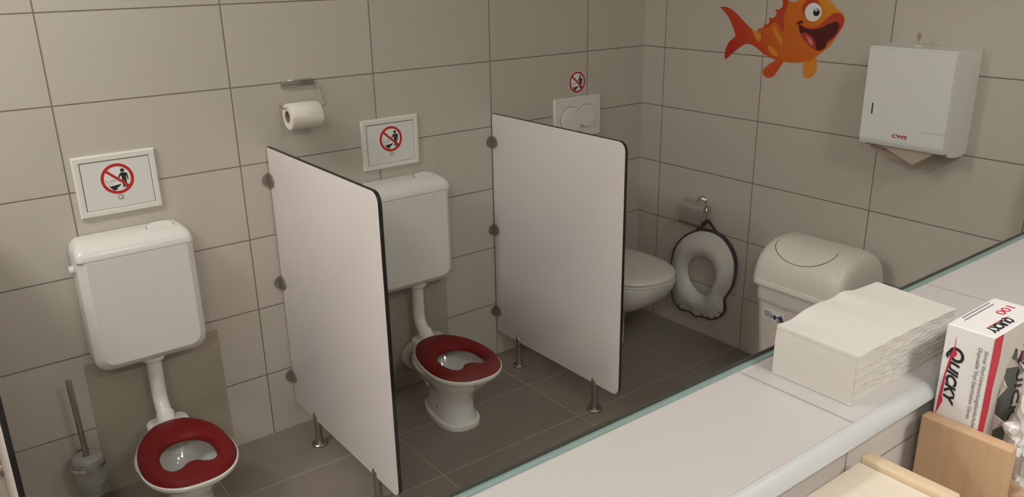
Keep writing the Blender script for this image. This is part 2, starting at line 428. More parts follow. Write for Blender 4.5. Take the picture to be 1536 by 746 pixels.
# ------------------------------------------------------------------ small toilets with red seats
def egg(z, yr, yf, hw, yc, n=56, e=1.0):
    out = []
    for k in range(n):
        a = 2*PI*k/n; c, s_ = math.cos(a), math.sin(a)
        x = hw*math.copysign(abs(s_)**e, s_); y = yc+((yr-yc) if c > 0 else (yc-yf))*math.copysign(abs(c)**e, c)
        out.append((x, y, z))
    return out
def toilet_child(loc, label):
    t = thing('child_toilet', label, 'toilet', loc, 'small toilets with red seats')
    mb = MB()
    R_ = [egg(0, -.150, -.425, .078, -.32, e=.8), egg(.016, -.150, -.425, .078, -.32, e=.8), egg(.020, -.155, -.416, .069, -.32, e=.85),
          egg(.06, -.158, -.405, .062, -.32, e=.9), egg(.10, -.158, -.405, .062, -.32, e=.9), egg(.135, -.155, -.425, .074, -.32), egg(.17, -.15, -.462, .098, -.32),
          egg(.205, -.14, -.502, .121, -.32), egg(.228, -.13, -.527, .134, -.32), egg(.238, -.115, -.537, .141, -.33), egg(.250, -.113, -.540, .1425, -.33), egg(.255, -.118, -.535, .138, -.33),
          egg(.255, -.18, -.49, .105, -.33), egg(.235, -.185, -.485, .100, -.33), egg(.222, -.178, -.490, .104, -.33), egg(.20, -.19, -.475, .092, -.33), egg(.16, -.21, -.44, .07, -.33), egg(.125, -.24, -.40, .042, -.33), egg(.115, -.26, -.37, .02, -.32)]
    PADO = smooth_poly([(.0, -.140)]+[(h_, y_) for y_, h_ in PADP[1:-1]]+[(0, PADP[-1][0])]+[(-h_, y_) for y_, h_ in reversed(PADP[1:-1])], 2)
    def grow(poly, g): return [(x*(1+g/.14), -.34+(y+.34)*(1+g/.2)) for x, y in poly]
    L_ = []
    for ring in R_[:9]: L_.append(([(x, y) for x, y, z in ring], ring[0][2]))
    L_ += [(grow(PADO, -.001), .238), (grow(PADO, .003), .244), (grow(PADO, .003), .2515), (grow(PADO, -.002), .255), (grow(PADO, -.035), .255)]
    for ring in R_[13:]: L_.append(([(x, y) for x, y, z in ring], ring[0][2]))
    rr_ = []
    for poly, z in L_:
        rr_.append([(r_*math.cos(a_), -.33+r_*math.sin(a_), z) for a_ in [2*PI*k/88 for k in range(88)] for r_ in [cast(poly, a_, 0, -.33)]])
    mb.loft(rr_)
    # rear deck that takes the flush pipe
    mb.loft([[(x, y, z) for x, y in rrect(-.062, .062, -.185, -.092, .03, 5)] for z in (.200, .225, .250)]+[[(x, y, .256) for x, y in rrect(-.056, .056, -.185, -.098, .026, 5)]])
    mb.tube([(0, -.150, .225), (0, -.118, .254), (0, -.103, .268)], [.024, .027, .027], 20)
    # outlet to the rear and side screw boss
    mb.tube([(0, -.20, .115), (0, -.14, .125), (0, -.115, .13)], [.055, .05, .047], 24)
    pan = mb.build('pan', 'ceramic', parent=t, smooth=50)
    for sx in (-1, 1):
        mb = MB(); mb.lathe([(.0045, 0), (.0045, .003), (.002, .004)], (0, 0, 0), 'X', 12)
        mb.bm.transform(Matrix.Translation((sx*.0605, -.30, .055)) @ Matrix.Scale(sx, 4, (1, 0, 0)))
        mb.build('screw_cap', 'dark', parent=pan)
    mb = MB(); mb.box(-.014, .014, -.130, -.1275, .2558, .2563); mb.build('maker_mark', 'boxgreytext', parent=pan, smooth=0)
    # waste connection
    mb = MB(); mb.lathe([(.061, -.0), (.061, -.010), (.055, -.026), (.044, -.032)], (0, -.0075, .132), 'Y', 36)
    mb.build('wall_rosette', 'plastic', parent=t, smooth=40)
    mb = MB(); mb.lathe([(.044, -.03), (.044, -.06), (.046, -.062), (.046, -.075), (.044, -.077), (.044, -.115)], (0, -.003, .132), 'Y', 32)
    mb.build('waste_pipe', 'grey_plastic', parent=t, smooth=40)
    # flush pipe
    path = [(0, -.06, .454), (0, -.06, .40), (0, -.06, .345), (0, -.0605, .325), (0, -.064, .305), (0, -.071, .290), (0, -.083, .279), (0, -.100, .268), (0, -.112, .256)]
    mb = MB(); mb.tube(path, .0225, 24)
    fp = mb.build('flush_pipe', 'plastic', parent=t, smooth=60)
    mb = MB(); mb.lathe([(.0235, .437), (.034, .441), (.036, .449), (.036, .4545)], (0, -.06, 0), 'Z', 30)
    mb.build('pipe_collar', 'plastic', parent=fp)
    # red seat pad with a bean shaped hole
    prof = PADP
    right = [(hw, y) for y, hw in prof]; outer = right+[(-x, y) for x, y in reversed(right[1:-1])]
    outer = smooth_poly(outer, 2)
    hole = [(0, -.276), (.044, -.288), (.073, -.328), (.081, -.378), (.076, -.430), (.054, -.456), (.030, -.446), (.013, -.426), (0, -.422), (-.013, -.426), (-.030, -.446), (-.054, -.456), (-.076, -.430), (-.081, -.378), (-.073, -.328), (-.044, -.288)]
    hole = smooth_poly([(x*.92, -.366+(y+.366)*.95) for x, y in hole], 2)
    cx, cy = 0, -.365
    def atang(poly, a):
        d = Vector((math.cos(a), math.sin(a))); best = None
        for i in range(len(poly)):
            p, q = Vector(poly[i])-Vector((cx, cy)), Vector(poly[(i+1) % len(poly)])-Vector((cx, cy)); e = q-p
            den = d.x*e.y-d.y*e.x
            if abs(den) < 1e-12: continue
            tt = (p.x*e.y-p.y*e.x)/den; uu = (p.x*d.y-p.y*d.x)/den
            if tt > 0 and -1e-6 <= uu <= 1+1e-6: best = tt if best is None else max(best, tt)
        return best
    na = 120; secs = [(0, .2585), (.0, .266), (.05, .2735), (.14, .279), (.32, .2825), (.55, .2825), (.78, .279), (.91, .272), (.98, .264), (1.0, .2585)]
    rings = []
    for f, z in secs:
        ring = []
        for k in range(na):
            a = 2*PI*k/na; ri, ro = atang(hole, a), atang(outer, a); r = ri+(ro-ri)*f
            ring.append((cx+r*math.cos(a), cy+r*math.sin(a), z-.008))
        rings.append(ring)
    mb = MB(); mb.loft(rings, closed=True)
    st = mb.build('seat', 'red', parent=t, smooth=50)
    # white seat base ring visible under the red pad
    rings = []
    for ex, z in ((.0, .2555), (.004, .2575), (.004, .2600), (.0, .2605)):
        ring = []
        for k in range(na):
            a = 2*PI*k/na; ro = atang(outer, a)+ex; ring.append((cx+ro*math.cos(a), cy+ro*math.sin(a), z-.0075))
        rings.append(ring)
    return t
TX1, TX2 = -2.200, -1.240
t1 = toilet_child((TX1, 0, 0), 'small white toilet with a red seat, just right of the toilet brush')
t1.rotation_euler = (0, 0, math.radians(-3))
t2 = dup(t1, (TX2, -.002, 0), 'small white toilet with a red seat, between the two big partition screens in the middle')
t2.rotation_euler = (0, 0, math.radians(-4.5))

# ------------------------------------------------------------------ cisterns
def cistern(loc, label):
    t = thing('toilet_cistern', label, 'cistern', loc, 'white wall cisterns above the small toilets')
    hw, z0, z1 = .1635, .455, .806
    def ring(y, ins, r, zt): return [(a, y, b) for a, b in rrect(-hw+ins, hw-ins, z0+ins, zt, r, 8, (.004, .004, r, r))]
    mb = MB(); mb.loft([ring(-.004, .002, .040, z1), ring(-.088, .0, .042, z1), ring(-.094, .001, .042, z1), ring(-.112, .017, .036, z1), ring(-.1155, .023, .033, z1)])
    body = mb.build('body', 'plastic', parent=t, smooth=25)
    mb = MB()
    def lr(z, ix, yf, r): return [(a, b, z) for a, b in rrect(-hw+ix, hw-ix, yf, -.004, r, 7, (.006, .006, r, r))]
    mb.loft([lr(.8075, 0, -.1155, .018), lr(.818, 0, -.1150, .018), lr(.830, .002, -.1105, .019), lr(.840, .006, -.100, .020), lr(.848, .013, -.082, .020), lr(.8535, .020, -.060, .02), lr(.856, .026, -.036, .015)])
    lid = mb.build('lid', 'plastic', parent=t, smooth=50)
    mb = MB(); mb.box(-hw+.006, hw-.006, -.108, -.01, .8058, .8078); mb.build('seam', 'seam', parent=t, smooth=0)
    # oval push button let into the lid top
    q = Vector((0, -.50, .866)).normalized()
    mb = MB()
    O = Vector((.088, -.048, .8556)); U = Vector((1, 0, 0)); V = Vector((0, .955, .297)).normalized(); Nn = U.cross(V)
    mb.prism(circ(0, 0, .0385, .0240), O, U, V, Nn, -.010, .0016)
    mb.build('push_button', 'plastic', parent=lid, smooth=30)
    mb = MB(); mb.ringplate(circ(0, 0, .0400, .0255), circ(0, 0, .0383, .0238), O, U, V, Nn, -.010, .0010)
    mb.build('button_gap', 'seam', parent=lid, smooth=0)
    mb = MB(); mb.lathe([(.012, 0), (.012, -.010), (.008, -.013)], (-hw, -.045, .772), 'X', 18); mb.build('side_cap', 'plastic', parent=t)
    return t
c1 = cistern((-2.205, 0, 0), 'white cistern on the wall above the left small toilet, beside the toilet brush')
c2 = dup(c1, (-1.271, 0, 0), 'white cistern partly hidden behind the partition screen in the middle')

# ------------------------------------------------------------------ prohibition pictogram (white disc, red ring and bar, child, bowl)
UA, VA, NA = (1, 0, 0), (0, 0, 1), (0, -1, 0)
def pictogram(parent, cx, cz, y, s):
    """s = radius; built flat on the wall, layers a fraction of a millimetre thick"""
    O = (cx, y, cz); k = s
    mb = MB(); mb.prism(circ(0, 0, k*1.06), O, UA, VA, NA, 0, .0003); disc = mb.build('sticker_disc', 'sign_white', parent=parent, smooth=0)
    mb = MB(); mb.ringplate(circ(0, 0, k), circ(0, 0, k*.80), O, UA, VA, NA, .0003, .0008)
    a = math.radians(-42); ca, sa = math.cos(a), math.sin(a); hw = .085*k; L_ = .86*k
    bar = [(-L_*ca-hw*sa*-1*-1, -L_*sa+hw*ca), (L_*ca-hw*sa, L_*sa+hw*ca), (L_*ca+hw*sa, L_*sa-hw*ca), (-L_*ca+hw*sa, -L_*sa-hw*ca)]
    mb.prism(bar, O, UA, VA, NA, .0006, .0011); mb.build('red_prohibition_ring', 'sign_red', parent=disc, smooth=0)
    mb = MB()
    mb.prism([(x*k, z*k) for x, z in circ(.36, .50, .125, n=20)], O, UA, VA, NA, .0003, .00055)
    P_ = [(.20, .33), (.28, .36), (.48, .35), (.60, .31), (.64, .20), (.66, -.14), (.60, -.16), (.55, .12), (.53, .14), (.53, -.14), (.52, -.60), (.42, -.64), (.40, -.60), (.40, -.18), (.38, -.18), (.37, -.62), (.27, -.62), (.26, -.10), (.25, .18), (.06, .0), (.02, .06)]
    mb.prism([(x*k, z*k) for x, z in P_], O, UA, VA, NA, .0003, .0006)
    mb.build('standing_figure', 'sign_black', parent=disc, smooth=0)
    mb = MB()
    bowl = [(-.56, -.40), (-.54, -.46), (.14, -.36), (.15, -.44), (-.02, -.56), (-.10, -.60), (-.08, -.70), (-.30, -.74), (-.44, -.60), (-.50, -.52)]
    mb.prism([(x*k, z*k) for x, z in bowl], O, UA, VA, NA, .0003, .0006)
    mb.build('toilet_bowl_symbol', 'sign_black', parent=disc, smooth=0)
    mb = MB()
    segs = [((-.74, -.02), (-.54, -.40)), ((-.70, .04), (-.64, -.16)), ((-.46, .02), (-.40, -.20)), ((-.40, -.20), (-.30, .0)), ((-.30, 0), (-.22, -.22)), ((-.22, -.22), (-.10, -.04)), ((-.34, -.10), (-.14, -.10)), ((-.60, -.10), (-.44, -.26)), ((-.50, -.30), (-.28, -.28))]
    for (x0, z0), (x1, z1) in segs:
        d = Vector((x1-x0, z1-z0)).normalized(); n = Vector((-d.y, d.x))*.014
        mb.prism([((x0+n.x)*k, (z0+n.y)*k), ((x1+n.x)*k, (z1+n.y)*k), ((x1-n.x)*k, (z1-n.y)*k), ((x0-n.x)*k, (z0-n.y)*k)], O, UA, VA, NA, .0003, .0005)
    mb.build('splash_lines', 'sign_grey', parent=disc, smooth=0)
    return disc
def hatch(cx, label, tilt=0):
    t = thing('service_hatch', label, 'service hatch', (cx, 0, .995), 'service hatches above the cisterns')
    x0, x1, z0, z1 = -.1145, .1145, -.091, .090
    mb = MB(); fr = .0195
    ro = lambda i: [(x0+i, z0+i), (x1-i, z0+i), (x1-i, z1-i), (x0+i, z1-i)]
    def rg(i, y): return [(a, y, b) for a, b in ro(i)]
    mb.loft([rg(0, -.0005), rg(0, -.006), rg(.004, -.011), rg(fr-.003, -.011), rg(fr-.001, -.009), rg(fr-.001, -.0005)], closed=True)
    mb.build('frame', 'frame', parent=t, smooth=20)
    mb = MB(); mb.box(x0+fr-.001, x1-fr+.001, -.006, -.001, z0+fr-.001, z1-fr+.001); mb.build('gap', 'dark', parent=t, smooth=0)
    mb = MB(); mb.box(x0+fr+.001, x1-fr-.0012, -.0098, -.004, z0+fr+.0006, z1-fr-.0013); p = mb.build('hatch_panel', 'hatch', parent=t, smooth=0)
    mb = MB(); mb.lathe([(.0078, -.0098), (.0078, -.0115), (.0060, -.0118), (.0058, -.0104), (.0001, -.0104)], (.0, 0, -.041), 'Y', 24); lk = mb.build('lock', 'sign_grey', parent=p, smooth=30)
    mb = MB(); mb.prism(circ(0, 0, .0042), (.0, -.0104, -.041), UA, VA, NA, 0, .0009); mb.build('lock_core', 'hatch', parent=lk, smooth=0)
    pictogram(p, -.0005, .014, -.0098, .046)
    return t
h1 = hatch(-2.2025, 'white service hatch with prohibition sticker, the left one, above the cistern by the toilet brush')
h2 = dup(h1, (-1.2865, 0, .9865), 'white service hatch with prohibition sticker, the right one, beside the toilet roll')
t = thing('prohibition_sticker', 'small round red and white prohibition sticker on the tiles above the flush plate', 'sticker', (-.390, 0, 1.113))
pictogram(t, 0, 0, -.0004, .0445)

# flush plate
t = thing('flush_plate', 'white rectangular dual flush plate with two round buttons on the wall', 'flush plate', (-.394, 0, .969))
mb = MB()
def rp(x0, x1, z0, z1, r, y): return [(a, y, b) for a, b in rrect(x0, x1, z0, z1, r, 4)]
mb.loft([rp(-.127, .127, -.086, .085, .004, -.0005), rp(-.127, .127, -.086, .085, .004, -.010), rp(-.124, .124, -.083, .082, .004, -.0135)])
mb.build('plate', 'plastic', parent=t, smooth=25)
for cx, cz, r in ((-.040, -.008, .056), (.046, .003, .047)):
    mb = MB()
    poly = circ(0, 0, r, n=44)
    yy = -.0142 if cx < 0 else -.0139
    mb.ringplate(circ(0, 0, r+.0016, n=44), circ(0, 0, r-.0003, n=44), (cx, yy, cz), UA, VA, NA, -.001, .0002)
    mb.build('button_gap', 'seam', parent=t, smooth=0)
    mb = MB(); n = 44
    rings = []
    for f, d in ((1, 0), (1, .003), (.95, .0048)):
        rings.append([(cx+a*f, yy-d-max(0, (.2*r-b))*(.11 if cx < 0 else .08)*(1 if f < 1 or d > 0 else 0), cz+b*f) for a, b in poly])
    mb.loft(rings); mb.build('flush_button', 'plastic', parent=t, smooth=30)

# ------------------------------------------------------------------ toilet roll on the wall
t = thing('toilet_roll_holder', 'chrome wire toilet roll holder on the wall above the left big partition screen', 'toilet roll holder', (-1.62, 0, 1.231))
mb = MB(); mb.box(-.052, .058, -.008, -.0005, -.012, .011, .002)
for dz in (-.007, 0, .006): mb.tube([(-.053, -.009, dz), (.059, -.009, dz)], .0035, 8)
mb.build('wall_bar', 'chrome', parent=t, smooth=30)
mb = MB()
mb.tube([(.050, -.010, 0), (.064, -.013, -.002), (.068, -.020, -.010), (.0715, -.050, -.060), (.071, -.060, -.071), (.064, -.0635, -.075), (.05, -.064, -.075), (-.078, -.066, -.068), (-.088, -.064, -.055)], .0026, 10)
mb.build('wire_arm', 'chrome', parent=t)
t = thing('toilet_roll', 'cream toilet paper roll hanging on the wire holder on the wall', 'toilet roll', (-1.632, -.066, 1.135))
mb = MB(); W2 = .053
N_ = 40
o_ = [(math.cos(2*PI*k/N_), math.sin(2*PI*k/N_)) for k in range(N_)]
rr = .042; ri = .0195
def rc(x, r): return [(x, r*a, r*b) for a, b in o_]
mb.loft([rc(-W2, ri), rc(-W2, rr-.002), rc(-W2+.003, rr), rc(W2-.003, rr), rc(W2, rr-.002), rc(W2, ri)], cap0=False, cap1=False, closed=True)
rl = mb.build('paper_roll', 'paper', parent=t, smooth=40)
mb = MB(); mb.loft([rc(-W2-.0005, ri-.0015), rc(-W2-.0005, ri), rc(W2+.0005, ri), rc(W2+.0005, ri-.0015)], cap0=False, cap1=False, closed=True); mb.build('cardboard_core', 'card', parent=t)
mb = MB()
pr_ = [(math.radians(200+a*6)) for a in range(0, 14)]
secs = [[(x, (rr+.0008)*math.cos(a), (rr+.0008)*math.sin(a)) for x in (-W2+.001, W2-.001)] for a in [math.radians(-100-d) for d in range(0, 90, 6)]]
for ring in [1]:
    vs = [[mb.bm.verts.new(p) for p in s_] for s_ in secs]
    vs2 = [[mb.bm.verts.new((p[0], p[1]*1.02, p[2]*1.02)) for p in s_] for s_ in secs]
    for A_, B_ in ((vs, vs2),):
        for i in range(len(vs)-1):
            mb.face([vs[i][0], vs[i][1], vs[i+1][1], vs[i+1][0]]); mb.face([vs2[i][0], vs2[i+1][0], vs2[i+1][1], vs2[i][1]])
            for j in (0, 1): mb.face([vs[i][j], vs[i+1][j], vs2[i+1][j], vs2[i][j]])
        for i in (0, -1): mb.face([vs[i][0], vs[i][1], vs2[i][1], vs2[i][0]])
mb.build('loose_sheet', 'paper', parent=t)

# ------------------------------------------------------------------ toilet brush
t = thing('toilet_brush', 'toilet brush with a steel handle standing in its wall cup left of the toilet', 'toilet brush', (-2.440, -.080, 0))
mb = MB(); mb.tube([(-.008, -.018, .462), (-.008, -.018, .460), (0, -.0, .196)], [.0075, .0085, .0085], 16); h = mb.build('handle', 'steel', parent=t)
mb = MB(); mb.lathe([(.011, .190), (.011, .200), (.020, .203), (.036, .199), (.044, .189), (.044, .184), (.010, .184)], (0, 0, 0), 'Z', 32); mb.build('lid', 'glass_frost', parent=t, smooth=40)
mb = MB(); mb.lathe([(.010, .186), (.010, .11), (.026, .105), (.028, .07), (.020, .055)], (0, 0, 0), 'Z', 20); mb.build('brush_head', 'plastic', parent=t)
t2_ = thing('toilet_brush_holder', 'frosted glass brush cup in a chrome ring on the wall under the brush', 'brush holder', (-2.440, -.080, 0))
mb = MB(); mb.lathe([(.0455, .183), (.045, .15), (.043, .10), (.036, .065), (.0, .060)], (0, 0, 0), 'Z', 36, cap=False)
mb.lathe([(.0425, .183), (.042, .15), (.040, .10), (.033, .070), (.0, .066)], (0, 0, 0), 'Z', 36, cap=False)
mb.lathe([(.0425, .183), (.0455, .183)], (0, 0, 0), 'Z', 36, cap=False)
mb.build('glass_cup', 'glass_frost', parent=t2_, smooth=50)
mb = MB()
def rz_(r, z): return [(r*math.cos(2*PI*k/36), r*math.sin(2*PI*k/36), z) for k in range(36)]
mb.loft([rz_(.0465, .163), rz_(.0490, .163), rz_(.0490, .174), rz_(.0465, .174)], closed=True)
mb.box(-.008, .008, .047, .0785, .1655, .1715, .001)
mb.lathe([(.022, .0785), (.022, .072), (.018, .070)], (0, 0, .168), 'Y', 24)
mb.build('ring_bracket', 'chrome', parent=t2_, smooth=35)

# ------------------------------------------------------------------ adult wall-hung toilet
t = thing('adult_toilet', 'white adult toilet with closed lid, half hidden by the right partition screen', 'toilet', (-.385, 0, 0))
mb = MB()
yc = -.30
mb.loft([egg(.0, -.0, -.27, .085, -.14, e=.7), egg(.06, -.0, -.27, .085, -.14, e=.7), egg(.13, -.0, -.275, .088, -.14, e=.75), egg(.175, -.0, -.30, .098, -.16, e=.75), egg(.20, -.0, -.36, .122, -.2, e=.75), egg(.23, -.0, -.42, .145, -.24, e=.78),
         egg(.26, -.0, -.462, .160, -.27, e=.80), egg(.30, -.0, -.497, .171, -.29, e=.80), egg(.335, -.0, -.512, .176, -.3, e=.82), egg(.350, -.0, -.515, .177, -.3, e=.82), egg(.353, -.005, -.510, .172, -.3, e=.82)])
mb.bm.transform(Matrix.Translation((0, -.002, 0)))
mb.build('bowl', 'ceramic', parent=t, smooth=50)
mb = MB(); mb.loft([egg(.3535, -.05, -.517, .176, -.29, e=.9), egg(.356, -.045, -.521, .180, -.29, e=.9), egg(.366, -.045, -.521, .180, -.29, e=.9), egg(.3685, -.05, -.517, .176, -.29, e=.9)])
mb.build('seat', 'plastic', parent=t, smooth=50)
mb = MB(); mb.loft([egg(.3705, -.045, -.517, .176, -.29, e=.9), egg(.373, -.04, -.523, .182, -.29, e=.9), egg(.381, -.04, -.523, .182, -.29, e=.9), egg(.3865, -.045, -.517, .175, -.29, e=.9), egg(.3905, -.06, -.49, .15, -.28, e=.9), egg(.3925, -.10, -.42, .10, -.27, e=.9), egg(.393, -.16, -.33, .04, -.25)])
mb.build('lid', 'plastic', parent=t, smooth=60)
for sx in (-1, 1):
    mb = MB(); mb.tube([(sx*.055, -.036, .362), (sx*.095, -.036, .362)], .011, 14); mb.build('hinge', 'chrome', parent=t)

# ------------------------------------------------------------------ wall things on the right wall
UB, VB, NB = (0, -1, 0), (0, 0, 1), (-1, 0, 0)
t = thing('toilet_roll_holder', 'empty chrome toilet roll holder with curved cover on the right wall', 'toilet roll holder', (0, -.365, .61))
mb = MB(); mb.lathe([(.0245, -.0005), (.0245, -.006), (.020, -.012), (.010, -.016), (.009, -.034)], (0, -.012, 0), 'X', 30); mb.build('rosette', 'chrome', parent=t, smooth=35)
mb = MB()
prof = [(-.030, .004), (-.038, .003), (-.050, -.012), (-.060, -.035), (-.066, -.060), (-.068, -.080), (-.066, -.094)]
A_ = [[(x, y, z) for x, z in prof] for y in (.062, -.062)]
va = [[mb.bm.verts.new(p) for p in r] for r in A_]; vb = [[mb.bm.verts.new((p[0]+.0022, p[1], p[2]-.001)) for p in r] for r in A_]
n = len(prof)
for i in range(n-1):
    mb.face([va[0][i], va[0][i+1], va[1][i+1], va[1][i]]); mb.face([vb[0][i], vb[1][i], vb[1][i+1], vb[0][i+1]])
    for j in (0, 1): mb.face([va[j][i], va[j][i+1], vb[j][i+1], vb[j][i]])
for i in (0, n-1): mb.face([va[0][i], va[1][i], vb[1][i], vb[0][i]])
mb.build('cover', 'cover_steel', parent=t, smooth=60)
mb = MB(); mb.tube([(-.030, .012, 0), (-.032, -.035, -.004), (-.034, -.062, -.012), (-.040, -.068, -.03), (-.044, -.068, -.068), (-.044, -.060, -.078), (-.044, .045, -.078)], .0038, 10); mb.build('arm', 'chrome', parent=t)

RING = [(0.394, 0.488), (0.303, 0.434), (0.253, 0.362), (0.238, 0.291), (0.238, 0.22), (0.251, 0.142), (0.268, 0.106), (0.315, 0.084), (0.358, 0.094), (0.39, 0.08), (0.432, 0.093), (0.479, 0.095), (0.531, 0.127), (0.549, 0.172), (0.541, 0.21), (0.576, 0.276), (0.588, 0.352), (0.581, 0.406), (0.549, 0.456), (0.491, 0.491)]
t = thing('toddler_toilet_seat', 'cream toddler seat insert with dark purple rim hanging below the empty roll holder', 'toilet seat', (-.02, -.41, .29))
cU, cV = .413, .30
ang = [2*PI*k/96 for k in range(96)]
RS = smooth_poly(RING, 2)
HS = smooth_poly([(0.412, 0.366), (0.458, 0.358), (0.488, 0.312), (0.474, 0.248), (0.440, 0.196), (0.390, 0.196), (0.343, 0.238), (0.326, 0.290), (0.356, 0.343)], 2)
def ringpts(f, x, hs=HS, grow=0):
    out = []
    for a in ang:
        ri, ro = cast(hs, a, cU, cV), cast(RS, a, cU, cV)+grow; r = ri+(ro-ri)*f
        out.append((-x, -(cU+r*math.cos(a)), cV+r*math.sin(a)))
    return out
mb = MB()
mb.loft([ringpts(0, .012), ringpts(.0, .022), ringpts(.10, .036), ringpts(.26, .050), ringpts(.44, .052), ringpts(.62, .041), ringpts(.80, .029), ringpts(.95, .024), ringpts(.975, .021), ringpts(.97, .012)], closed=True)
o = mb.build('seat_shell', 'plastic2', parent=t, smooth=60, off=(.02, .41, -.29))
mb = MB(); mb.loft([ringpts(.93, .008), ringpts(1, .010, grow=.003), ringpts(1, .026, grow=.003), ringpts(.975, .027), ringpts(.955, .024)], closed=True)
mb.build('rim', 'purple', parent=t, smooth=40, off=(.02, .41, -.29))
for u0, v0, u1, v1 in ((.252, .150, .268, .152), (.268, .120, .282, .130), (.295, .094, .302, .112), (.432, .096, .434, .118), (.470, .098, .468, .120), (.506, .112, .494, .130), (.535, .140, .520, .152), (.330, .088, .333, .102)):
    mb = MB(); d = Vector((u1-u0, v1-v0)).normalized(); nn = Vector((-d.y, d.x))*.0022
    mb.prism([(u0+nn.x, v0+nn.y), (u1+nn.x*.4, v1+nn.y*.4), (u1-nn.x*.4, v1-nn.y*.4), (u0-nn.x, v0-nn.y)], (0, 0, 0), UB, VB, NB, .021, .0285)
    mb.build('toe_mark', 'purple', parent=t, smooth=0, off=(.02, .41, -.29))
mb = MB()
for a, b in (((.372, .478), (.432, .538)), ((.432, .538), (.493, .485))):
    d = Vector((b[0]-a[0], b[1]-a[1])).normalized(); nn = Vector((-d.y, d.x))*.0065
    mb.prism([(a[0]+nn.x, a[1]+nn.y), (b[0]+nn.x, b[1]+nn.y), (b[0]-nn.x, b[1]-nn.y), (a[0]-nn.x, a[1]-nn.y)], (0, 0, 0), UB, VB, NB, .022, .0255)
mb.tube([(-.024, -.424, .535), (-.040, -.431, .541), (-.052, -.433, .541), (-.024, -.440, .535)], .0035, 8)
mb.build('hanging_strap', 'purple', parent=t, smooth=30, off=(.02, .41, -.29))

# ------------------------------------------------------------------ swing bin
t = thing('swing_bin', 'cream swing-lid waste bin on the floor against the right wall', 'waste bin', (-.18, -1.062, 0))
def br_(x0, x1, y0, y1, r, z, wob=0, seed=0):
    pts = rrect(x0, x1, y0, y1, r, 6)
    out = []
    for i, (a, b) in enumerate(pts):
        cx_, cy_ = (x0+x1)/2, (y0+y1)/2
        k = 1+wob*noise.noise(Vector((a*22, b*22, seed+z*8)))
        out.append((cx_+(a-cx_)*k, cy_+(b-cy_)*k, z))
    return out
mb = MB()
mb.loft([br_(-.113, .113, -.134, .134, .04, .0), br_(-.117, .117, -.138, .138, .04, .01), br_(-.138, .138, -.164, .164, .04, .455), br_(-.140, .140, -.166, .166, .04, .468), br_(-.132, .132, -.158, .158, .036, .468), br_(-.111, .111, -.132, .132, .036, .012)])
mb.build('body', 'binbody', parent=t, smooth=40)
# bin liner folded over the rim
mb = MB(); rings = []
NP = 120
def liner(s, z, wz, sd):
    base = rrect(-.140-s, .140+s, -.166-s, .166+s, .042, 6); out = []
    # resample
    L_ = [0]; m_ = len(base)
    for i in range(m_): L_.append(L_[-1]+(Vector(base[(i+1) % m_])-Vector(base[i])).length)
    for k in range(NP):
        d = L_[-1]*k/NP; i = max(j for j in range(m_) if L_[j] <= d+1e-9); f = (d-L_[i])/max(1e-9, (L_[i+1]-L_[i]))
        p = Vector(base[i]).lerp(Vector(base[(i+1) % m_]), f)
        w_ = noise.noise(Vector((p.x*30, p.y*30, sd)))
        q = p*(1+.007*w_); out.append((q.x, q.y, z+wz*noise.noise(Vector((p.x*14, p.y*14, sd+5)))))
    return out
mb.loft([liner(.0015, .474, 0, 1), liner(.002, .466, .001, 2), liner(.0012, .452, .002, 3), liner(.0022, .440, .003, 4), liner(.0002, .425, .005, 5), liner(.0, .413, .008, 6), liner(-.0012, .412, .008, 6)], cap0=False, cap1=False)
mb.build('bin_liner', 'plastic2', parent=t, smooth=60)
# label
t_lab = MB(); t_lab.box(-.1362, -.1325, .030, .118, .350, .390)
lab = t_lab.build('label', 'boxwhite', parent=t, smooth=0)
mb = MB()
for i in range(12):
    y = .112-i*.0022; wd = (.0006, .0011, .0008)[i % 3]
    mb.box(-.1366, -.1360, y-wd/2, y+wd/2, .357, .383)
mb.box(-.1366, -.1360, .080, .084, .357, .377); mb.prism(circ(.0, .0, .009, n=16), (-.1360, .068, .365), UB, VB, NB, 0, .0005)
mb.prism([(.0, 0), (.02, .012), (.032, -.008), (.018, -.014)], (-.1360, .06, .368), UB, VB, NB, 0, .0005)
mb.box(-.1366, -.1360, .034, .058, .353, .357)
mb.build('label_print', 'label_dark', parent=lab, smooth=0)
# barrel lid
def lidring(y, s, zb=.490):
    """arch cross-section in xz at given y, s scales height"""
    out = []
    hx = .150; H = .148*s; y *= .885
    for k in range(33):
        a = PI*k/32; c_, s_ = math.cos(a), math.sin(a)
        out.append((hx*math.copysign(abs(c_)**.80, c_)*(.6+.4*s), y, zb+H*abs(s_)**.85))
    return out
mb = MB()
rings = [lidring(-.200, .28), lidring(-.2005, .45), lidring(-.196, .70), lidring(-.187, .87), lidring(-.172, .96), lidring(-.150, 1.0), lidring(-.06, 1.0), lidring(.06, 1.0), lidring(.150, 1.0), lidring(.172, .96), lidring(.187, .87), lidring(.196, .70), lidring(.2005, .45), lidring(.200, .28)]
mb.loft(rings)
lid = mb.build('lid', 'bin', parent=t, smooth=60)
mb = MB()
mb.loft([br_(-.150, .150, -.178, .178, .045, .476), br_(-.154, .154, -.182, .182, .047, .478), br_(-.154, .154, -.182, .182, .047, .492), br_(-.152, .152, -.180, .180, .045, .496), br_(-.146, .146, -.173, .173, .04, .498)])
mb.build('lid_rim', 'bin', parent=lid, smooth=40)
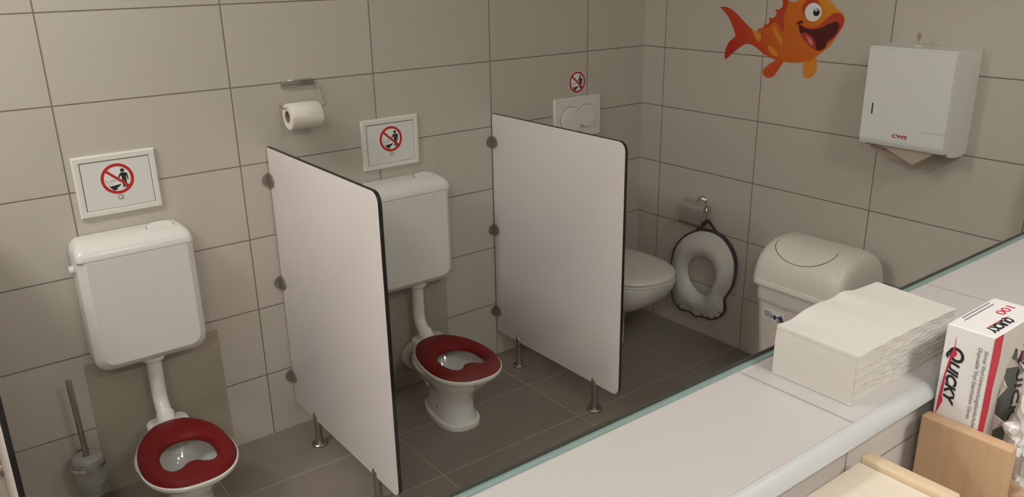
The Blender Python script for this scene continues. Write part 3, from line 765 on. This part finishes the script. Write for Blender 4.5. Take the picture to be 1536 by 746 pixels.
# swing flap: oval patch lying on the barrel with a dark gap
def barrel(u, v, lift):
    """u along y, v = arc angle from the crest toward the front (-x)"""
    a = PI/2+v; c_, s_ = math.cos(a), math.sin(a)
    return Vector(((.150+lift)*math.copysign(abs(c_)**.80, c_), u, .490+(.148+lift)*abs(s_)**.85))
def flap_outline(k):
    a = 2*PI*k/72
    return (.112*math.cos(a)+.012, .56*math.sin(a)+.40)
mb = MB(); nr = 10; grid = []
for j in range(nr+1):
    f = j/nr; grid.append([barrel(flap_outline(k)[0]*f, .40+(flap_outline(k)[1]-.40)*f, .0022) for k in range(72)])
V_ = [[mb.bm.verts.new(p) for p in r] for r in grid[1:]]
c_ = mb.bm.verts.new(grid[0][0])
for k in range(72): mb.face([c_, V_[0][k], V_[0][(k+1) % 72]])
for a_, b_ in zip(V_, V_[1:]):
    for k in range(72): mb.face([a_[k], b_[k], b_[(k+1) % 72], a_[(k+1) % 72]])
sk = [mb.bm.verts.new(barrel(*flap_outline(k), -.001)) for k in range(72)]
for k in range(72): mb.face([V_[-1][k], sk[k], sk[(k+1) % 72], V_[-1][(k+1) % 72]])
mb.build('swing_flap', 'bin', parent=lid, smooth=60)
mb = MB()
o1_ = [mb.bm.verts.new(barrel(flap_outline(k)[0]*1.008, .40+(flap_outline(k)[1]-.40)*1.008, .0008)) for k in range(72)]
o2_ = [mb.bm.verts.new(barrel(flap_outline(k)[0]*1.030, .40+(flap_outline(k)[1]-.40)*1.03, .0008)) for k in range(72)]
for k in range(72):
    if 38 < k < 70: continue
    mb.face([o1_[k], o2_[k], o2_[(k+1) % 72], o1_[(k+1) % 72]])
mb.build('flap_gap', 'seam', parent=lid)

# ------------------------------------------------------------------ towel dispenser
t = thing('paper_towel_dispenser', 'white lockable paper towel dispenser on the right wall, brown towel hanging out', 'towel dispenser', (0, -1.28, 1.0))
y0, y1 = .139, -.138   # left, right edges seen from the room (local y)
mb = MB()
sp = [(-.0005, -.006), (-.0005, .320), (-.152, .320), (-.152, .040), (-.150, .014), (-.128, .006), (-.118, -.004), (-.070, -.012), (-.03, -.012)]
mb.loft([[(x, y, z) for x, z in sp] for y in (y1-.001, y1+.004)]); mb.loft([[(x, y, z) for x, z in sp] for y in (y0-.004, y0)])
mb.box(-.152, -.0005, y1+.004, y0-.004, .314, .320)
mb.box(-.006, -.0005, y1+.004, y0-.004, 0, .314)
mb.build('housing', 'disp', parent=t, smooth=20)
mb = MB()
fp = [(-.1535, .316), (-.1575, .314), (-.1575, .034), (-.156, .020), (-.148, .008), (-.136, .006), (-.136, .012), (-.146, .020), (-.1535, .034)]
mb.loft([[(x, y, z) for x, z in fp] for y in (y1+.001, y0-.0005)])
cov = mb.build('front_cover', 'disp', parent=t, smooth=30)
mb = MB(); mb.prism(rrect(-.0045, .0045, -.020, .020, .004), (-.1575, .105, .124), UB, VB, NB, 0, .0012); ks = mb.build('lock_slot', 'frame', parent=cov, smooth=0)
mb = MB(); mb.prism(rrect(-.0024, .0024, -.018, .018, .002), (-.1587, .105, .124), UB, VB, NB, 0, .0004); mb.build('lock_opening', 'dark', parent=ks, smooth=0)
mb = MB(); mb.box(-.1579, -.1574, y1+.001, y1+.075, .0705, .0712); mb.build('cover_seam', 'seam', parent=cov, smooth=0)
text_obj('CWS', .0155, 'cws', (-.1578, .0285, .0400), (0, -1, 0), (0, 0, 1), cov, 'logo', .0003, bold=.0006, sx=1.45)
mb = MB(); mb.lathe([(.0135, .320), (.0135, .3225), (.009, .3245)], (-.075, .027, 0), 'Z', 24); kk = mb.build('top_lock', 'plastic', parent=t)
mb = MB(); mb.prism(rrect(-.001, .001, 0, .020, .0005), (-.075, .027, .3245), UB, VB, NB, -.0008, .0008)
mb.prism(circ(0, .026, .007, .0105, n=24), (-.075, .027, .3245), UB, VB, NB, -.001, .001)
mb.build('key', 'steel', parent=t)
# protruding folded towel, thin paper sheets with thickness
def sheet(name, pts, th=.0008, parent=None):
    mb = MB(); a = [mb.bm.verts.new(p) for p in pts]; nrm = (Vector(pts[1])-Vector(pts[0])).cross(Vector(pts[2])-Vector(pts[0])).normalized()*th
    b = [mb.bm.verts.new(Vector(p)+nrm) for p in pts]; n = len(pts)
    mb.face(a); mb.face(list(reversed(b)))
    for i in range(n): mb.face([a[i], a[(i+1) % n], b[(i+1) % n], b[i]])
    return mb.build(name, 'paper_brown', parent=parent, smooth=0)
tw = thing('paper_towel', 'brown paper towel sticking out below the towel dispenser', 'paper towel', (-.10, -1.28, .99))
sheet('paper_fold', [(-.036, .080, .018), (-.034, -.040, -.032), (-.036, -.122, .026)], .0012, tw)
sheet('paper_fold', [(.018, .128, .014), (.020, .142, -.010), (.010, .030, -.040), (.004, -.085, .010), (.010, -.10, .024)], .0012, tw)
sheet('paper_fold', [(.0, .128, .020), (-.002, .090, -.008), (-.020, .045, .020)], .0012, tw)

# ------------------------------------------------------------------ soap dispenser at the far right
t = thing('soap_dispenser', 'white wall dispenser just entering the photo at the far right edge', 'soap dispenser', (0, -1.72, .80))
mb = MB()
mb.loft([[(x, y, z) for x, y in rrect(-.095+i, -.001, -.06+i, .06-i, r, 5)] for z, i, r in ((.008, .012, .018), (.012, .004, .022), (.03, 0, .024), (.20, 0, .024), (.232, .006, .022), (.240, .016, .018))])
mb.build('housing', 'plastic', parent=t, smooth=40)
mb = MB(); mb.box(-.100, -.093, -.04, .04, .03, .10, .003); mb.build('push_bar', 'plastic', parent=t)

# ------------------------------------------------------------------ fish sticker
BODY = [(0.405, 1.408), (0.431, 1.411), (0.46, 1.402), (0.489, 1.386), (0.522, 1.361), (0.551, 1.339), (0.571, 1.327), (0.59, 1.326), (0.591, 1.336), (0.607, 1.339), (0.619, 1.346), (0.615, 1.357), (0.629, 1.352), (0.639, 1.36), (0.637, 1.379), (0.652, 1.376), (0.664, 1.384), (0.668, 1.397), (0.659, 1.409), (0.674, 1.408), (0.686, 1.414), (0.692, 1.426), (0.688, 1.442), (0.684, 1.459), (0.705, 1.449), (0.723, 1.438), (0.743, 1.437), (0.761, 1.448), (0.789, 1.458), (0.826, 1.461), (0.859, 1.454), (0.883, 1.444), (0.902, 1.43), (0.918, 1.415), (0.932, 1.408), (0.944, 1.391), (0.945, 1.372), (0.935, 1.348), (0.92, 1.323), (0.905, 1.298), (0.889, 1.281), (0.868, 1.264), (0.846, 1.248), (0.824, 1.234), (0.791, 1.225), (0.742, 1.221), (0.712, 1.223), (0.681, 1.226), (0.649, 1.235), (0.621, 1.246), (0.593, 1.263), (0.565, 1.274), (0.538, 1.275), (0.512, 1.26), (0.485, 1.24), (0.448, 1.21), (0.441, 1.224), (0.445, 1.251), (0.459, 1.279), (0.486, 1.3), (0.485, 1.311), (0.471, 1.337), (0.452, 1.367), (0.427, 1.392)]
FINL = [(0.735, 1.243), (0.705, 1.237), (0.676, 1.222), (0.642, 1.2), (0.628, 1.181), (0.632, 1.164), (0.654, 1.156), (0.677, 1.164), (0.691, 1.182), (0.708, 1.209), (0.721, 1.228)]
FINR = [(0.803, 1.228), (0.8, 1.2), (0.804, 1.18), (0.814, 1.171), (0.834, 1.173), (0.851, 1.188), (0.858, 1.21), (0.854, 1.23), (0.849, 1.248), (.825, 1.236)]
DORSAL = [(0.591, 1.336), (0.607, 1.339), (0.619, 1.346), (0.615, 1.357), (0.629, 1.352), (0.639, 1.36), (0.637, 1.379), (0.652, 1.376), (0.664, 1.384), (0.668, 1.397), (0.659, 1.409), (0.674, 1.408), (0.686, 1.414), (0.692, 1.426), (0.688, 1.442), (0.684, 1.459), (0.705, 1.449), (0.714, 1.435), (0.709, 1.41), (0.697, 1.385), (0.702, 1.352), (0.703, 1.327), (0.69, 1.335), (0.68, 1.357), (0.666, 1.363), (0.647, 1.352), (0.628, 1.34)]
LIP = [(0.776, 1.358), (0.806, 1.35), (0.834, 1.353), (0.856, 1.366), (0.876, 1.384), (0.897, 1.401), (0.919, 1.406), (0.935, 1.4), (0.944, 1.385), (0.9445, 1.368), (0.935, 1.348), (0.919, 1.324), (0.904, 1.31), (0.889, 1.301), (0.852, 1.315), (0.808, 1.329)]
MOUTH = [(0.766, 1.363), (0.786, 1.351), (0.821, 1.345), (0.848, 1.348), (0.87, 1.358), (0.892, 1.369), (0.916, 1.376), (0.928, 1.367), (0.925, 1.346), (0.911, 1.323), (0.888, 1.303), (0.886, 1.289), (0.871, 1.276), (0.853, 1.272), (0.823, 1.284), (0.792, 1.308), (0.774, 1.331)]
TONGUE = [(0.779, 1.329), (0.798, 1.332), (0.823, 1.322), (0.841, 1.302), (0.848, 1.275), (0.833, 1.28), (0.802, 1.298), (0.786, 1.315)]
TSHINE = [(0.804, 1.321), (0.82, 1.313), (0.832, 1.298), (0.83, 1.289), (0.817, 1.297)]
SMILE = [(0.752, 1.355), (0.76, 1.366), (0.774, 1.373), (0.784, 1.371), (0.781, 1.363), (0.771, 1.364), (0.766, 1.359), (0.76, 1.361)]
SIDEFIN = [(.690, 1.378), (.699, 1.386), (.704, 1.36), (.706, 1.338), (.704, 1.326), (.697, 1.334), (.688, 1.355), (.676, 1.366)]
t = thing('fish_sticker', 'orange cartoon fish sticker with a wide open mouth on the right wall', 'wall sticker', (0, -.68, 1.33))
def decal(name, poly, m, lay, parent=t, sm=1):
    if sm: poly = smooth_poly(poly, sm)
    mb = MB(); mb.prism(poly, (0, .68, -1.33), UB, VB, NB, .0002+.00035*(lay-1), .0002+.00035*lay)
    return mb.build(name, m, parent=parent, smooth=0)
body = decal('fish_body', BODY, 'fish', 2, sm=1)
decal('belly_fin', FINL, 'fish_fin', 1.8); decal('belly_fin', FINR, 'fish_amber', 1.8)
decal('dorsal_fin', DORSAL, 'fish_red', 3, body, 0)
decal('gill_mark', SIDEFIN, 'fish_red', 3.2, body)
decal('scale_mark', [(0.642, 1.273), (0.66, 1.274), (0.68, 1.258), (0.689, 1.244), (0.674, 1.241), (0.652, 1.252)], 'fish_amber', 3, body)
decal('scale_mark', [(0.559, 1.337), (0.576, 1.325), (0.604, 1.318), (0.608, 1.299), (0.596, 1.288), (0.581, 1.304)], 'fish_amber', 3, body)
decal('scale_mark', [(0.655, 1.345), (0.668, 1.34), (0.700, 1.305), (0.702, 1.285), (0.690, 1.292), (0.668, 1.320)], 'fish_amber', 3, body)
decal('lips', LIP, 'fish_lip', 3, body); mo = decal('mouth', MOUTH, 'fish_mouth', 4, body)
decal('tongue', TONGUE, 'fish_tongue', 5, body); decal('tongue_shine', TSHINE, 'fish_pink', 6, body); decal('smile_corner', SMILE, 'fish_mouth', 5, body)
decal('eye_patch', circ(.812, 1.4145, .038, .035, 28), 'fish_red', 3, body, 0)
decal('eye_white', circ(.8205, 1.404, .0335, .032, 32), 'fish_white', 4, body, 0)
decal('pupil', circ(.8335, 1.4035, .0135, .0128, 24), 'fish_brown', 5, body, 0)
decal('pupil_glint', circ(.8325, 1.4105, .0055, .0035, 16), 'fish_white', 6, body, 0)

# ------------------------------------------------------------------ paper towel stack on the ledge
SX0, SX1, SY0, SY1 = -1.832, -1.588, -2.129, -2.013
def towel_stack():
    mb = MB(); NL = 40; H = .0660; nx, ny = 26, 8
    zt = LZ+.001
    def lift(x, y, f):
        u, v = (x-SX0)/(SX1-SX0), (y-SY0)/(SY1-SY0)
        dome = .0085*math.sin(PI*min(1, max(0, u)))*(.35+.65*v)-.006*u*(1-v)*.6
        wv = .0016*math.sin(u*19+v*2)*(.05+.95*v*v)+.0006*math.sin(u*31+1)*v
        return (dome+wv)*f**1.6
    ph = [random.uniform(0, 6) for _ in range(NL)]
    for l in range(NL):
        f0, f1 = l/NL, (l+.93)/NL
        jy = random.uniform(-.0012, .0010); jx = random.uniform(-.0008, .0008); jr = random.uniform(-.002, .002)
        if l == NL-1: jy = -.001
        if l == 0: jx = -.004
        x0, x1 = SX0+.0012+jx, SX1+jr; y0, y1 = SY0+jy, SY1+jx
        def P_(i, j, f):
            u, v = i/nx, j/ny; x, y = x0+(x1-x0)*u, y0+(y1-y0)*v
            if j == 0: y += .0006*math.sin(u*34+ph[l])*(1 if 0 < l else .5)*min(1, u*4)
            return (x, y, zt+H*f+lift(x, y, f)+.0009*noise.noise(Vector((x*30, y*12, l*.55)))*min(1, f*4)*(1 if u > .08 else .2))
        T0 = [[mb.bm.verts.new(P_(i, j, f0)) for j in range(ny+1)] for i in range(nx+1)]
        T1 = [[mb.bm.verts.new(P_(i, j, f1)) for j in range(ny+1)] for i in range(nx+1)]
        for i in range(nx):
            for j in range(ny):
                mb.face([T1[i][j], T1[i+1][j], T1[i+1][j+1], T1[i][j+1]])
                mb.face([T0[i][j], T0[i][j+1], T0[i+1][j+1], T0[i+1][j]])
            mb.face([T0[i][0], T0[i+1][0], T1[i+1][0], T1[i][0]]); mb.face([T0[i][ny], T1[i][ny], T1[i+1][ny], T0[i+1][ny]])
        for j in range(ny):
            mb.face([T0[0][j], T1[0][j], T1[0][j+1], T0[0][j+1]]); mb.face([T0[nx][j], T0[nx][j+1], T1[nx][j+1], T1[nx][j]])
    # closed folded end toward the camera side
    x = SX0-.0008; seg = 10; rows = 12
    G = [[mb.bm.verts.new((x+.0022*(k/rows)**6-.0005*abs(noise.noise(Vector((j*.6, k*.5, 3)))), SY0+.0005+(SY1-SY0-.001)*j/seg, zt+H*.985*k/rows+lift(SX0, SY0+(SY1-SY0)*j/seg, k/rows))) for j in range(seg+1)] for k in range(rows+1)]
    G2 = [[mb.bm.verts.new((SX0+.004, v.co.y, v.co.z)) for v in r] for r in G]
    for k in range(rows):
        for j in range(seg):
            mb.face([G[k][j], G[k][j+1], G[k+1][j+1], G[k+1][j]]); mb.face([G2[k][j], G2[k+1][j], G2[k+1][j+1], G2[k][j+1]])
        for j in (0, seg): mb.face([G[k][j], G[k+1][j], G2[k+1][j], G2[k][j]])
    for k in (0, rows):
        for j in range(seg): mb.face([G[k][j], G[k][j+1], G2[k][j+1], G2[k][j]])
    o = mb.build('paper_towel_stack', 'paper_white', smooth=35)
    return tag(o, 'stack of white folded paper towels on the pale tiled ledge', 'paper towels')
towel_stack()

# ------------------------------------------------------------------ wooden furniture in front of the half wall
def board(name, b, m, parent, bev=.003): mb = MB(); mb.box(*b, bev, 3); return mb.build(name, m, parent=parent, smooth=40)
t = thing('wooden_cabinet', 'pale birch cabinet with a raised side board, in front of the half wall', 'cabinet', (-2.05, -2.22, 0))
board('side_panel', (.176, .195, -.060, .049, 0, 1.034), 'birch_edge', t)
board('top_panel', (-.28, .1755, -.058, .049, 1.008, 1.0265), 'birch', t, .0015)
board('side_panel', (-.30, -.2805, -.060, .049, 0, 1.034), 'birch_edge', t)
board('shelf', (-.28, .1755, -.056, .046, .62, .638), 'birch', t, .0015)
board('shelf', (-.28, .1755, -.056, .046, .08, .098), 'birch', t, .0015)
t = thing('wooden_shelf_unit', 'beech shelf unit with an upright side board, holding the glove box', 'shelf', (-1.604, -2.22, 0))
board('side_panel', (-.123, -.104, -.058, .052, 0, 1.034), 'beech', t)
board('shelf', (-.1035, .18, -.056, .049, .897, .915), 'beech', t, .0015)
board('shelf', (-.1035, .18, -.056, .049, .45, .468), 'beech', t, .0015)
board('side_panel', (.1805, .1995, -.058, .052, 0, .915), 'beech', t)

# ------------------------------------------------------------------ glove box
t = thing('glove_box', 'white and red carton of disposable gloves standing upright behind the beech board', 'glove box', (-1.632, -2.2005, .9155))
bx0, bx1, by0, by1, bz = -.064, .064, -.0285, .0285, .243
t.location = (-1.6425, -2.2005, .9158); t.rotation_euler = (0, 0, math.radians(.5))
mb = MB(); mb.box(bx0, bx1, by0, by1, 0, bz, .0012, 1); mb.build('carton', 'boxwhite', parent=t, smooth=0)
mb = MB(); mb.prism([(0, .001), (.0145, .001), (.0135, .04), (.016, .07), (.015, .10), (.019, .14), (.018, .17), (.0225, .205), (.0215, bz-.001), (0, bz-.001)], (bx0, by0, 0), (1, 0, 0), (0, 0, 1), (0, -1, 0), .0002, .0010); mb.build('red_band', 'boxred', parent=t, smooth=0)
mb = MB(); mb.box(bx0+.0135, bx1-.001, by0-.0006, by0+.0002, .001, bz-.001); ph_ = mb.build('printed_side', 'boxphoto', parent=t, smooth=0)
mb = MB(); hp = [(.068+.026*math.cos(a)*(1+.12*math.sin(5*a)), .125+.080*math.sin(a)*(1+.06*math.sin(9*a+1))) for a in [2*PI*k/48 for k in range(48)]]
mb.prism(hp, (bx0, by0, 0), (1, 0, 0), (0, 0, 1), (0, -1, 0), .0006, .0011); mb.build('opening', 'hole', parent=t, smooth=0)
for a, ln, wd in ((2.2, .014, .012), (2.7, .008, .016), (3.3, .016, .013), (3.9, .010, .014), (1.5, .012, .012), (.6, .010, .014)):
    mb = MB(); x, z = .068+.028*math.cos(a), .125+.084*math.sin(a)
    p0 = Vector((bx0+x-wd*math.sin(a)*.4, by0-.0012, z+wd*math.cos(a))); p1 = Vector((bx0+x+wd*math.sin(a)*.4, by0-.0012, z-wd*math.cos(a)))
    p2 = Vector((bx0+x-.004*math.cos(a), by0-ln, z-.004*math.sin(a)+.003)); p3 = Vector((bx0+x-.002, by0-ln*.7, z+.007))
    v = [mb.bm.verts.new(p) for p in (p0, p1, p2, p3)]; v2 = [mb.bm.verts.new(p+Vector((.0004, .0006, .0004))) for p in (p0, p1, p2, p3)]
    mb.face(v); mb.face(list(reversed(v2)))
    for i in range(4): mb.face([v[i], v[(i+1) % 4], v2[(i+1) % 4], v2[i]])
    mb.build('torn_flap', 'boxphoto', parent=t, smooth=0)
LX = bx0-.0004
D_, T_ = (0, 0, -1), (0, -1, 0)
text_obj('Q', .0250, 'boxtext', (LX, .0200, .2170), D_, T_, t, 'lettering', .0003, shear=.2, bold=.0007, sx=1.0)
text_obj('UICKY', .0180, 'boxtext', (LX, .0185, .1965), D_, T_, t, 'lettering', .0003, shear=.3, bold=.0007, sx=1.06)
mb = MB()
mb.prism([(.2290, .0150), (.214, .0145), (.207, .0110), (.203, .0120), (.200, .0160), (.175, .0200), (.145, .0205), (.137, .0185), (.116, .0245), (.137, .0245), (.17, .0225), (.203, .0185), (.214, .0155)], (bx0-.0003, 0, 0), (0, 0, 1), (0, 1, 0), (-1, 0, 0), -.0004, .0005)
mb.build('red_swoosh', 'boxred', parent=t, smooth=0)
text_obj('Einmal Vinyl-Untersuchungshandschuhe', .0068, 'boxgreytext', (LX, -.0198, .2230), D_, T_, t, 'lettering', .0002, shear=.15, sx=.97)
text_obj('Disposable Vinyl Examination Gloves', .0068, 'boxgreytext', (LX, -.0122, .2250), D_, T_, t, 'lettering', .0002, shear=.15, sx=.97)
TZ = bz+.0003
U_, W_ = (-1, 0, 0), (0, -1, 0)
text_obj('QUICKY', .0165, 'boxtext', (.010, -.0105, TZ), U_, W_, t, 'lettering', .0003, shear=.3, bold=.0005, sx=.92)
text_obj('100', .0160, 'boxred', (.054, .0060, TZ), U_, W_, t, 'lettering', .0003, sx=1.75)
for y_, x_ in ((.0188, -.040), (.0240, -.035)):
    mb = MB(); mb.box(x_, .040, y_-.0009, y_+.0009, bz, bz+.0004); mb.build('fine_print', 'boxgreytext', parent=t, smooth=0)
mb = MB(); mb.prism([(-.047, -.0088), (.006, -.0092), (.016, -.0120), (.006, -.0104), (-.036, -.0100)], (0, 0, bz), (1, 0, 0), (0, 1, 0), (0, 0, 1), -.0001, .0005); mb.build('red_swoosh', 'boxred', parent=t, smooth=0)
text_obj('QUICK', .034, 'boxtext', (bx0+.088, by0-.0016, .205), D_, (1, 0, 0), t, 'lettering', .0005, shear=.3, sx=1.0)
mb = MB(); mb.prism(circ(.104, .198, .014, .018, 24), (bx0, by0-.0006, 0), (1, 0, 0), (0, 0, 1), (0, -1, 0), 0, .0006); mb.build('magenta_mark', 'magenta', parent=t, smooth=0)

# crumpled vinyl gloves hanging out of the box
def crumple(name, c, r, seed, parent, res=4):
    mb = MB(); bmesh.ops.create_icosphere(mb.bm, subdivisions=res, radius=1)
    for v in mb.bm.verts:
        p = v.co.copy(); n1 = noise.noise(p*2.0+Vector((seed, 0, 0))); n2 = abs(noise.noise(p*3.1+Vector((0, seed, 0)))); n3 = abs(noise.noise(p*9+Vector((0, 0, seed))))
        k = 1+.42*n1-.42*n2-.05*n3; v.co = Vector((c[0]+p.x*r[0]*k, c[1]+p.y*r[1]*k, c[2]+p.z*r[2]*k))
    return mb.build(name, 'vinyl', parent=parent, smooth=25)
t = thing('vinyl_gloves', 'crumpled clear vinyl gloves spilling out of the glove box opening', 'gloves', (-1.650, -2.262, 1.032))
crumple('glove_bunch', (.005, -.008, -.010), (.046, .028, .050), 3.1, t)
crumple('glove_finger', (-.014, -.006, .042), (.016, .014, .036), 7.7, t, 3)
crumple('glove_finger', (.030, -.010, .034), (.016, .016, .030), 9.2, t, 3)
crumple('glove_cuff', (.018, -.008, -.058), (.034, .022, .030), 1.4, t, 4)
